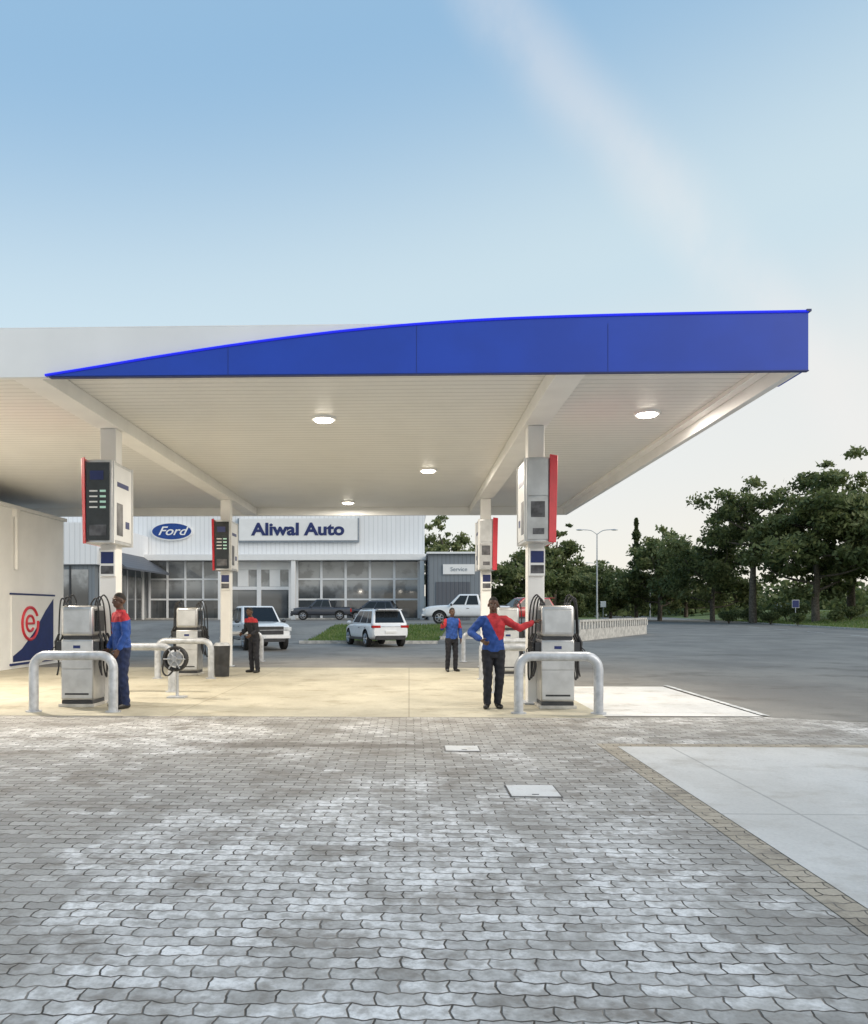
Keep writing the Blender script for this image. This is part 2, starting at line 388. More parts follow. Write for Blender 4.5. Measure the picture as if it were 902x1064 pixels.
def tree(name,x,y,z,h,cw,seed,base=.25,nl=9000,leaf=.42,lean=0,tone=0,low=.1):
    e=empty(name,(x,y,z)); rng=np.random.default_rng(seed); b=MB()
    tw=h*.022+.08
    tp=[Vector((0,0,-.3))]; 
    for i in range(1,7):
        f=i/6; tp.append(Vector((lean*f*h*.2+rng.normal()*.02*h*f,rng.normal()*.02*h*f,h*.78*f)))
    b.tube(tp,[tw*(1-.13*i) for i in range(7)],'bark',8)
    clumps=[]
    nb=int(10+rng.integers(0,4))
    for i in range(nb):
        f=base+(.95-base)*((i+.5)/nb)*.85
        k=min(int(f*6),5); t0=tp[k].lerp(tp[k+1],f*6-k)
        a=i*2.4+rng.uniform(-.5,.5); prof=math.sin(math.pi*min(1,(f-base)/(1-base)*.72+.3))
        L=cw*.5*prof*rng.uniform(.6,1.2)
        d=Vector((math.cos(a),math.sin(a),rng.uniform(.1,.9)))
        end=t0+Vector((d.x*L,d.y*L,d.z*L*.8+.02*h)); mid=t0.lerp(end,.5)+Vector((rng.normal()*.04*L,rng.normal()*.04*L,-.06*L))
        r0=tw*.45*(1-.5*f); b.tube(spline([t0,mid,end],4),[r0*(1-.1*j) for j in range(9)],'bark',6)
        clumps.append((end,cw*.11*rng.uniform(.8,1.3)))
        for s in range(6):
            st=t0.lerp(end,rng.uniform(.3,.98)); dd=Vector(rng.normal(size=3)); dd.z=dd.z*.5+.1; dd.normalize()
            e2=st+dd*cw*rng.uniform(.08,.2); b.tube([st,e2],[r0*.4,r0*.15],'bark',5)
            clumps.append((e2,cw*rng.uniform(.045,.10)))
            if rng.random()<.6: clumps.append((e2+Vector(rng.normal(size=3))*cw*.06,cw*rng.uniform(.025,.06)))
    for s in range(6):
        clumps.append((tp[6]+Vector(rng.normal(size=3))*cw*.09+Vector((0,0,h*.12*rng.random())),cw*rng.uniform(.04,.09)))
    b.build('trunk_and_limbs',e,angle=60)
    wts=np.array([c[1]**1.8 for c in clumps]); wts/=wts.sum(); Cs=[];mi=[]
    for (c,r),w in zip(clumps,wts):
        n=max(20,int(nl*w)); g=rng.normal(size=(n,3)); g/=np.linalg.norm(g,axis=1)[:,None]
        rr=rng.random(n)**.5; p=g*rr[:,None]*r*np.array([1.25,1.25,.75])*(1+.35*rng.normal(size=(n,1))*.6)
        P=p+np.array(c); P[:,2]=np.maximum(P[:,2],h*low+rng.random(n)*.6); Cs.append(P)
        topn=p[:,2]/r; q=rng.random(n)*.8+topn*.65+rng.normal()*.28+tone  # clump tops get lighter leaves: light from above put into the colour
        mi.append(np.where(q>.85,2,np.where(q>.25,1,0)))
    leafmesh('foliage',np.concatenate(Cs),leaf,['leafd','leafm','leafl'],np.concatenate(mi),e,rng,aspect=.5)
    return e
def conifer(name,x,y,z,h,w,seed,nl=3500):
    e=empty(name,(x,y,z)); rng=np.random.default_rng(seed); b=MB(); b.tube([(0,0,-.2),(0,0,h*.95)],[h*.02,.02],'bark',7); b.build('trunk_and_limbs',e)
    f=rng.random(nl)**.75; a=rng.uniform(0,6.28,nl); r=w*.5*(1-f)**.8*(.55+.45*np.sin(f*40+rng.normal(size=nl)*.4))*rng.uniform(.3,1.1,nl)+.1
    C=np.stack([np.cos(a)*r,np.sin(a)*r,h*(.08+.92*f)],1)
    leafmesh('foliage',C,.5,['leafd','leafm'],(rng.random(nl)>.75).astype(int),e,rng); return e
def bush(name,x,y,z,w,h,seed,nl=1500,leaf=.26):
    e=empty(name,(x,y,z)); rng=np.random.default_rng(seed); b=MB(); Cs=[]
    for i in range(7):
        a=rng.uniform(0,6.28); q=Vector((math.cos(a)*w*.3*rng.random(),math.sin(a)*w*.3*rng.random(),h*rng.uniform(.35,.75)))
        b.tube([(0,0,-.1),q*.5,q],[.05,.035,.015],'bark',5)
        n=nl//7; g=rng.normal(size=(n,3)); g/=np.linalg.norm(g,axis=1)[:,None]; Cs.append(g*(rng.random(n)**.4)[:,None]*np.array([w*.28,w*.28,h*.3])+np.array(q))
    b.build('stems',e); C=np.concatenate(Cs)
    leafmesh('foliage',C,leaf,['leafd','leafm'],(rng.random(len(C))>.5).astype(int),e,rng)

tree('eucalyptus_tree',47.8,92,.6,18.5,16,11,base=.2,nl=19000,leaf=.62,low=.10)
tree('eucalyptus_tree',57.0,101,1.2,21.5,14,12,base=.3,nl=15000,leaf=.62,tone=.12,low=.2)
tree('eucalyptus_tree',43.6,99,.4,20.5,11.5,23,base=.55,nl=7000,leaf=.55,lean=-.1,low=.3)
tree('eucalyptus_tree',54.2,88,1.2,16,14.5,14,base=.2,nl=16000,leaf=.58,tone=.1,low=.11)
tree('eucalyptus_tree',62,94,1.2,15,12,15,base=.2,nl=10000,leaf=.58)
tree('broadleaf_tree',43.6,112,.4,14.5,15,16,base=.12,nl=13000,leaf=.62,tone=.05)
tree('broadleaf_tree',40.6,126,.3,15,13,17,base=.14,nl=11000,leaf=.66,tone=.15)
tree('broadleaf_tree',48,135,.8,14,15,18,base=.1,nl=10000,leaf=.7)
tree('broadleaf_tree',36.6,141,.1,10.5,12,19,base=.12,nl=8000,leaf=.66,tone=.2)
conifer('conifer_tree',38.0,130,.1,17,4.6,5,nl=5000)
tree('broadleaf_tree',27.6,128,0,11.5,13,20,base=.14,nl=10000,leaf=.62,tone=.15)
tree('broadleaf_tree',20.2,108,0,14.5,9,31,base=.2,nl=8500,leaf=.57,tone=.1)
tree('broadleaf_tree',23.6,118,0,10,9,32,base=.12,nl=7000,leaf=.6,tone=.1)
tree('broadleaf_tree',4.2,101,.0,15,8,33,base=.3,nl=7500,leaf=.5,tone=.35)
tree('broadleaf_tree',15.4,104,.0,10.5,10,34,base=.15,nl=7000,leaf=.55)
tree('broadleaf_tree',10.0,108,.0,10.5,10,35,base=.15,nl=6000,leaf=.55,tone=.2)
for i,(x,y,w,h) in enumerate(((52.5,80,4.5,2.4),(49.5,88,3.4,1.8),(41.8,84,2.0,1.3),(45.5,104,5,2.0),(58,88,6,2.8),(41,100,3,1.7),(48.5,100,6,2.4),(46.8,86,2.4,1.4),(43.5,94,2.6,1.5))):
    bush('shrub',x,y,vz(x,y),w,h,60+i,2200)
rng=np.random.default_rng(8); Cs=[]
for i in range(190):
    x=rng.uniform(22,190); y=rng.uniform(185,260); r=rng.uniform(3,6)
    n=130; g=rng.normal(size=(n,3)); g/=np.linalg.norm(g,axis=1)[:,None]
    Cs.append(g*(rng.random(n)**.4)[:,None]*np.array([r*1.2,r,r])+np.array([x,y,r*rng.uniform(.6,1.2)]))
C=np.concatenate(Cs); leafmesh('distant_treeline',C,1.4,['leafd','leafm'],(rng.random(len(C))>.35).astype(int),None,rng,aspect=.8)
rng=np.random.default_rng(9)
n=16000; y=rng.uniform(55,120,n); x=kx(y)+.3+rng.random(n)**1.5*24
C=np.stack([x,y,[vz(a,c)-.02 for a,c in zip(x,y)]],1)
leafmesh('verge_grass',C,.22,['blade','leafl'],(rng.random(n)>.7).astype(int),None,rng,up=1,aspect=.4)
n=9000; y=rng.uniform(37.95,44.9,n); x=-5.3+.15*(y-38)+6.6*rng.random(n)
C=np.stack([x,y,[tz(c)+.02 for c in y]],1)
leafmesh('lawn_grass',C,.12,['blade','leafl'],(rng.random(n)>.8).astype(int),None,rng,up=1,aspect=.35)

# ---------------------------------------------------------------- canopy
can=empty('petrol_station_canopy')
XR=5.18; YF=10.2; YB=25.3; XL=-26
b=MB()
b.box(XL,XR-.16,YF+.12,YB-.12,5.0,5.05,'ceil'); b.build('ceiling',can,smooth=False)
b=MB(); b.box(XL,XR-.1,YF+.1,YB-.1,5.3,5.36,'roofing'); b.build('roof_deck',can,smooth=False)
b=MB(); b.box(XL,XR-.02,YF+.012,YF+.1,4.745,5.40,'canopywhite')
b.box(XL,XR-.02,YF+.02,YF+.3,5.402,5.422,'canopywhite')
b.build('front_fascia',can,bevel=.006)
b=MB(); b.box(XR-.14,XR-.03,YF+.104,YB,4.74,5.44,'canopywhite'); b.box(XR-.30,XR-.143,YF+.3,YB-.11,4.93,4.999,'beam'); b.build('side_fascia',can,bevel=.006)
b=MB(); b.box(XL,XR-.144,YB-.1,YB,4.74,5.45,'canopywhite'); b.build('rear_fascia',can)
cz=[(-4.86,4.74),(-4.2,4.84),(-3.4,4.965),(-2.5,5.095),(-1.6,5.21),(-.7,5.305),(.2,5.375),(1.2,5.425),(2.4,5.455),(3.8,5.472),(XR,5.48)]
cu=spline([(x,YF-.05,z) for x,z in cz],5)
poly=[(p.x,YF-.05,p.z) for p in cu]+[(XR,YF-.05,4.73)]
b=MB(); b.poly(poly[::-1],(0,.06,0),'blue')
b.box(XR-.026,XR,YF+.012,YF+.75,4.745,5.48,'blue')
b.build('blue_fascia_panel',can)
b=MB(); b.tube([(p.x,YF-.055,p.z+.012) for p in cu],.017,'bluetrim',6); b.box(XR-.03,XR+.03,YF-.075,YF+.3,5.485,5.515,'navy')
b.box(-4.8,XR+.004,YF-.06,YF+.01,4.715,4.729,'navy')
for x in (-2.4,0.1,2.6): b.box(x-.002,x+.002,YF-.0535,YF-.051,4.74,5.1 if x<-2 else 5.36,'navy')
b.build('fascia_led_trim',can)
for i,(cx) in enumerate((-5.2,2.16)):
    b=MB(); b.box(cx-.2,cx+.2,YF+.11,YB-.13,4.76,4.996,'beam'); b.build('beam_%d'%(i+1),can,bevel=.008)
    for j,cy in enumerate((13.3,21.8)):
        b=MB(); b.box(cx-.14,cx+.14,cy-.14,cy+.14,0.0,4.757,'beam'); b.box(cx-.2,cx+.2,cy-.2,cy+.2,.01,.05,'galv'); b.build('column_%d_%d'%(i+1,j+1),can,bevel=.01)
lamps=[(-1.5,13.5,190),(.46,18.5,190),(-1.9,23.9,190),(4.07,13.3,150),(-8.2,14.4,480)]  # last lamp is added out of view to brighten the left shop wall
for i,(x,y,E) in enumerate(lamps):
    b=MB(); b.cyl((x,y,4.96),(x,y,4.999),.21,.22,'white',24); b.cyl((x,y,4.935),(x,y,4.959),.15,.17,'lampglow',24)
    b.build('downlight_%d'%(i+1),can)
    L=bpy.data.lights.new('downlight_lamp','AREA'); L.shape='DISK'; L.size=.26; L.energy=E; L.color=(1,.91,.78)
    o=bpy.data.objects.new('downlight_lamp_%d'%(i+1),L); o.location=(x,y,4.925); col.objects.link(o); o.parent=can

# ---------------------------------------------------------------- islands
def hoop(x0,x1,y,h=.90,r=.073):
    c=.2; pts=[(x0,y,0)]
    pts+=[(x0,y,h-c)]
    for i in range(1,7): a=math.pi/2*i/6; pts.append((x0+c-c*math.cos(a),y,h-c+c*math.sin(a)))
    for i in range(0,7): a=math.pi/2*i/6; pts.append((x1-c+c*math.sin(a),y,h-c+c*math.cos(a)))
    pts.append((x1,y,0))
    b=MB(); b.tube(pts,r,'galv',18)
    for x in(x0,x1): b.cyl((x,y,.012),(x,y,.03),.12,.12,'galv',18)
    b.build('tubular_pump_guard',angle=50)
for y in (12.0,15.0,18.0,24.2):
    for x0,x1 in ((-5.93,-4.66),(1.70,2.93)): hoop(x0,x1,y)

def pump(cx,y0,side):
    e=empty('fuel_pump',(cx,y0,.012)); w=.27; d=.52
    b=MB(); b.box(-w-.03,w+.03,-.03,d+.03,0,.05,'concrete_wall'); b.box(-w+.01,w-.01,.01,d-.01,.05,.11,'dark'); b.build('base',e,bevel=.006)
    b=MB(); b.box(-w,w,0,d,.11,1.12,'steel'); b.build('lower_cabinet',e,bevel=.025,segs=3)
    b=MB(); b.box(-w+.015,w-.015,-.008,-.001,.15,.62,'steel2'); b.box(-w+.015,w-.015,-.008,-.001,.64,1.08,'steel2'); b.box(-.03,.03,-.016,-.008,.84,.87,'dark'); b.box(-.06,.06,-.0115,-.008,.97,1.02,'navy'); b.box(-.2,.2,-.0115,-.008,.2,.23,'dark'); b.build('door_panels',e,bevel=.003)
    b=MB(); b.box(-w+.03,w-.03,.03,d-.03,1.12,1.17,'dark'); b.build('neck',e)
    b=MB(); b.box(-w,w,-.01,d+.01,1.17,1.68,'steel'); b.build('display_head',e,bevel=.05,segs=3)
    b=MB(); b.box(-w+.05,w-.05,-.018,-.011,1.24,1.6,'steel2'); 
    for s in(-1,1):
        b.box(s*w-(.0 if s>0 else .012),s*w+(.012 if s>0 else 0),.06,d-.06,1.25,1.6,'screen')
    b.build('panels',e,bevel=.003)
    b=MB()
    for s in(-1,1):
        for k,yy in enumerate((.08,.26,.44)):
            X=s*(w+.05)
            b.box(min(s*w,s*(w+.09)),max(s*w,s*(w+.09)),yy-.055,yy+.055,.78,1.08,'dark')
            b.capsule((X+s*.05,yy,.84),(X+s*.07,yy,1.08),.032,.028,'black',8)
            b.capsule((X+s*.07,yy,1.08),(X+s*.02,yy,1.2),.024,.02,'black',8)
            b.tube(spline([(X+s*.07,yy-.03,1.0),(X+s*.13,yy-.03,.93),(X+s*.09,yy-.03,.84)],4),.008,'black',6)
            out=.05+.025*k
            b.tube(spline([(s*.2,yy,1.62),(s*.21,yy,1.72+.03*k),(s*(w+.01),yy,1.80+.03*k),(s*(w+out),yy,1.68),(s*(w+out+.03),yy+.02,1.2),(s*(w+out+.04),yy+.03,.66-.05*k),(s*(w+.11),yy+.02,.52-.04*k),(s*(w+.07),yy,.70),(X+s*.05,yy,.84)],7),.013,'black',8)
            b.capsule((s*.2,yy,1.6),(s*.205,yy,1.71),.026,.02,'dark',8)
    b.build('nozzles_and_hoses',e)
for y0 in (12.6,18.9):
    pump(2.42,y0,1); pump(-5.5,y0,-1)
def topbox(cx,cy,side):
    e=empty('overhead_price_display',(cx,cy,0)); w=.235; z0,z1=2.74,4.13; d0,d1=-.56,.36; o=side
    b=MB(); n=8; pts=[]
    for i in range(n+1):
        u=-1+2*i/n; pts.append((u*w,d0-.05*(1-u*u),z0))
    pts+=[(w,d1,z0),(-w,d1,z0)]
    b.poly(pts,(0,0,z1-z0),'steel2'); b.build('housing',e,bevel=.012)
    xo=o*w; xi=-o*w; wd=.05 if o<0 else .11
    b=MB(); q=[(xo-o*wd,d0-.075,z0-.01),(xo+o*.02,d0-.02,z0-.01),(xo+o*.05,d0-.02,z1+.03),(xo-o*(wd-.02),d0-.075,z1+.04)]
    b.poly(q,(0,.03,0),'red'); b.poly([(xo+o*.006,d0,z0),(xo+o*.02,d0,z0),(xo+o*.05,d0,z1+.03),(xo+o*.006,d0,z1+.03)],(0,.9,0),'red')
    b.build('red_blade',e,bevel=.008)
    a0,a1=sorted((xi+o*.02,xo-o*(wd+.012)))
    b=MB()
    if o<0:
        b.box(a0,a1,d0-.068,d0-.055,z0+.04,z1-.05,'screen')
        for k in range(4): b.box(a0+.05,a1-.2,d0-.073,d0-.0685,z0+.58+.09*k,z0+.605+.09*k,'white'); b.box(a1-.16,a1-.06,d0-.073,d0-.0685,z0+.575+.09*k,z0+.61+.09*k,'digits')
        b.box(a0+.05,a1-.05,d0-.073,d0-.0685,z0+.12,z0+.3,'posterdark'); b.box(a0+.06,a1-.1,d0-.073,d0-.0685,z0+1.05,z0+1.2,'navy')
    else:
        b.box(a0,a1,d0-.068,d0-.055,z0+.04,z0+.72,'steel'); b.box(a0,a1,d0-.068,d0-.055,z0+.76,z1-.05,'steel2')
        b.box(a0+.05,a1-.05,d0-.073,d0-.0685,z0+.4,z0+.66,'posterdark'); b.box(a0+.08,a1-.06,d0-.073,d0-.0685,z0+.12,z0+.22,'posterdark')
    f=lambda u,v:(min(xi-o*u,xi-o*v),max(xi-o*u,xi-o*v))
    b.box(*f(0,.01),d0+.06,d1-.05,z0+.06,z1-.06,'poster'); b.box(*f(.0105,.014),d0+.18,d0+.45,z0+.15,z0+.7,'posterdark'); b.box(*f(.0105,.014),d0+.2,d1-.2,z0+.98,z0+1.06,'navy'); b.box(*f(.0105,.014),d0+.58,d1-.16,z0+.3,z0+.42,'navy')
    b.box(*f(0,.025),d0+.03,d0+.05,z0,z1,'white'); b.box(*f(0,.025),d1-.03,d1-.01,z0,z1,'white')
    b.build('screens_and_posters',e)
    b=MB(); b.box(-.12,.14,-.2,-.145,2.2,2.66,'white'); b.box(-.1,.12,-.206,-.201,2.42,2.62,'navy'); b.box(-.1,.12,-.206,-.201,2.24,2.38,'posterdark'); b.build('column_notice',e,bevel=.005)
for cy in (13.3,21.8):
    topbox(-5.2,cy,-1); topbox(2.16,cy,1)
e=empty('hose_reel',(-4.25,13.9,.012)); b=MB()
b.cyl((0,-.05,.72),(0,.05,.72),.13,.13,'galv',20)
ringp=[(.2*math.cos(a),0,.72+.2*math.sin(a)) for a in np.linspace(0,2*math.pi,25)]
for yo in (-.05,0,.05): b.tube([(x,yo,z) for x,_,z in ringp],.03,'black',8)
for a in np.linspace(0,math.pi,4)[:3]: b.tube([(.2*math.cos(a),-.08,.72+.2*math.sin(a)),(-.2*math.cos(a),-.08,.72-.2*math.sin(a))],.012,'galv',6)
b.cyl((0,-.1,.72),(0,.1,.72),.05,.05,'galv',12)
b.tube([(0,.1,.72),(0,.1,0)],.03,'galv',10); b.box(-.16,.16,-.02,.22,0,.03,'galv')
b.tube(spline([(-.2,-.05,.72),(-.22,-.05,.5),(-.12,-.08,.42),(.02,-.08,.55)],6),.016,'black',8); b.build('reel',e,bevel=0)
e=empty('litter_bin',(-4.55,18.6,.012)); b=MB(); b.tube([(0,0,0),(0,0,.05),(0,0,.75)],[.17,.18,.2],'dark',16); b.cyl((0,0,.75),(0,0,.82),.21,.16,'galv',16); b.build('body',e)

# ---------------------------------------------------------------- shop wall on the left
sh=empty('convenience_shop_building')
b=MB(); b.box(-20,-10.9,8,24,0,4.42,'wallwhite'); b.build('walls',sh,bevel=.01)
b=MB(); b.box(-20.1,-10.82,7.9,24.08,4.42,4.52,'white'); b.build('coping',sh,bevel=.01)
b=MB(); b.tube([(-10.84,20.95,4.4),(-10.84,20.95,2.75)],.05,'beam',10); b.box(-10.9,-10.78,20.85,21.05,4.2,4.42,'beam'); b.build('downpipe',sh)
b=MB(); b.box(-10.898,-10.86,20.75,23.25,.16,2.05,'white'); 
b.add([(-10.855,20.8,.2),(-10.855,23.2,.2),(-10.855,23.2,1.98),(-10.855,22.7,1.62),(-10.855,22.0,1.0),(-10.855,21.3,.55),(-10.855,20.8,.36)],[tuple(range(7))],'navy')
b.box(-10.9,-10.85,20.7,23.3,.1,.16,'navy'); b.box(-10.9,-10.85,20.7,23.3,2.05,2.1,'navy'); b.build('logo_panel',sh)
b=MB(); n=28
arc=[(-10.85,21.75+.46*math.cos(a),1.25+.46*math.sin(a)) for a in np.linspace(.5,2*math.pi+.15,n)]
b.tube(arc,.045,'red',6)
arc=[(-10.85,21.75+.22*math.cos(a),1.25+.22*math.sin(a)) for a in np.linspace(0,2*math.pi-.7,n)]
b.tube(arc,.04,'red',6); b.tube([(-10.85,21.53,1.25),(-10.85,21.97,1.25)],.035,'red',6); b.build('letter_logo',sh)

# ---------------------------------------------------------------- dealership
dl=empty('auto_dealership_building')
G=.8; Y=72
b=MB(); b.box(-42,1.45,Y,Y+24,6.9,10.9,'clad'); b.box(-42,1.45,Y+.35,Y+24,G-.5,6.898,'frame'); b.build('walls',dl,smooth=False)
b=MB(); b.box(-42.2,1.65,Y-.15,Y+24.2,10.9,11.05,'frame'); b.box(-25,1.6,Y-1.3,Y+.3,6.3,6.86,'white'); b.build('roof_trim_and_awning',dl,bevel=.02)
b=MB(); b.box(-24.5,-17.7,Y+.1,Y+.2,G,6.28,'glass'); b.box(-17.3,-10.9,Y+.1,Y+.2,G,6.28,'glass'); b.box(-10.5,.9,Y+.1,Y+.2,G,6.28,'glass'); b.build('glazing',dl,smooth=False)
b=MB()
for x in np.linspace(-24.5,-17.7,5): b.box(x-.09,x+.09,Y,Y+.24,G,6.29,'frame')
for x in np.linspace(-10.5,.9,6): b.box(x-.11,x+.11,Y,Y+.24,G,6.29,'frame')
for x in (-17.1,-14.1,-11.1): b.box(x-.2,x+.2,Y-.04,Y+.26,G,6.292,'frame')
for z in (2.7,4.6): 
    b.box(-24.5,-17.7,Y+.02,Y+.23,z-.08,z+.08,'frame'); b.box(-10.5,.9,Y+.02,Y+.23,z-.08,z+.08,'frame')
b.box(-17,-11.2,Y-.02,Y+.22,3.6,3.9,'frame'); b.box(-17,-11.2,Y-.02,Y+.22,5.5,6.28,'white')
for x in (-15.6,-12.6): b.box(x-.5,x+.5,Y-.03,Y+.21,3.92,5.48,'white')
b.box(-25,1.4,Y-.05,Y+.25,G-.3,G+.15,'concrete_wall'); b.build('window_frames',dl,smooth=False)
b=MB()
for x in (-24.9,-17.5,-10.7,1.2): b.box(x-.2,x+.2,Y-1.2,Y-.8,G,6.3,'white')
b.build('portico_columns',dl,bevel=.02)
b=MB(); b.box(-15.9,-4.8,Y-.4,Y-.003,8.2,10.25,'white'); b.box(-16.05,-4.65,Y-.32,Y-.02,8.05,8.19,'signgrey'); b.box(-16.05,-15.91,Y-.32,Y-.02,8.2,10.3,'signgrey'); b.box(-4.79,-4.65,Y-.32,Y-.02,8.2,10.3,'signgrey'); b.build('name_sign_board',dl)
text('name_sign_lettering','Aliwal Auto',1.58,(-10.35,Y-.42,9.2),'navy',dl,ext=.02,off=.055,sx=1.14)
b=MB(); b.tube([(-22.3,Y-.25,9.1),(-22.3,Y-.004,9.1)],1,'white',40)
ob=b.build('oval_badge_rim',dl); 
for v in ob.data.vertices: v.co.x=-22.3+(v.co.x+22.3)*1.98; v.co.z=9.1+(v.co.z-9.1)*.86
b=MB(); b.tube([(-22.3,Y-.28,9.1),(-22.3,Y-.2,9.1)],1,'jblue',40)
ob=b.build('oval_badge',dl)
for v in ob.data.vertices: v.co.x=-22.3+(v.co.x+22.3)*1.85; v.co.z=9.1+(v.co.z-9.1)*.75
text('oval_badge_lettering','Ford',1.15,(-22.3,Y-.3,9.1),'white',dl,ext=.02,shear=.4,sx=1.2,off=.01)
b=MB(); b.box(-42,-24.6,60,71.9,5.3,8.6,'clad'); b.box(-42,-24.9,60.3,71.9,G-.4,5.298,'greywall'); b.build('left_wing_walls',dl,smooth=False)
b=MB(); b.box(-41,-25.4,60.2,60.296,G,4.9,'glass'); b.box(-24.897,-24.8,61,71,G,4.7,'glass'); b.build('left_wing_glazing',dl,smooth=False)
b=MB()
for x in np.arange(-40,-25,2.2): b.box(x-.06,x+.06,60.12,60.19,G,5.2,'dark')
for y in np.arange(61,71.5,2): b.box(-24.79,-24.72,y-.06,y+.06,G,5.2,'frame')
b.poly([(-24.58,60.5,6.6),(-22.4,60.5,5.1),(-22.4,60.5,4.95),(-24.58,60.5,6.4)],(0,11,0),'claddark'); b.build('left_wing_awning',dl,smooth=False)
b=MB(); b.box(1.7,6.9,66,80,G-.4,6.5,'greywall'); b.build('right_wing_walls',dl,smooth=False)
b=MB(); b.box(1.5,7.1,65.7,80.1,6.5,6.66,'frame'); b.box(2.9,5.6,65.88,65.99,4.75,5.6,'white'); b.box(2.3,5.2,65.93,65.995,G,4.1,'claddark'); b.build('right_wing_trim',dl)
text('right_wing_lettering','Service',.5,(4.25,65.86,5.17),'signgrey',dl,ext=.01)

# ---------------------------------------------------------------- retaining wall
b=MB(); p0=Vector((8.9,41,0)); p1=Vector((16.7,55,0)); 
b.beam(p0,p1,.22,-.02,.62,'concrete_wall')
L=(p1-p0).length; n=int(L/.55)
for i in range(n+1):
    q=p0.lerp(p1,i/n); q2=q+(p1-p0).normalized()*.3
    b.beam(q,q2,.24,.62,1.02,'concrete_wall')
b.beam(p0,p1,.27,1.02,1.14,'concrete_wall'); b.build('precast_boundary_wall')
b=MB(); b.beam((1.6,40),(8.9,41),.2,-.02,.3,'concrete_wall'); b.build('terrace_kerb')

# ---------------------------------------------------------------- street furniture
def lamp(x,y,h,two=True):
    e=empty('street_lamp',(x,y,0)); b=MB(); b.tube([(0,0,0),(0,0,h*.5),(0,0,h)],[.11,.085,.06],'galv',10)
    for s in ((-1,1) if two else (1,)):
        b.tube(spline([(0,0,h-.1),(s*.7,0,h+.35),(s*1.7,0,h+.45)],5),.045,'galv',8); b.ell((s*2.0,0,h+.43),(.42,.16,.09),'steel2')
    b.build('pole_and_arms',e)
lamp(21.8,90,10.6); lamp(36.5,150,10.5); lamp(46.5,150,10.2,False)
def roadsign(x,y,z,h,k):
    e=empty('traffic_sign',(x,y,z)); b=MB(); b.tube([(0,0,-.1),(0,0,h)],.04,'galv',8); b.box(-.35,.35,-.06,-.03,h-.8,h,k); b.box(-.39,.39,-.03,-.02,h-.84,h+.04,'white'); b.build('post_and_plate',e)
roadsign(42.5,86,.2,2.6,'navy'); roadsign(28,112,0,3,'white')

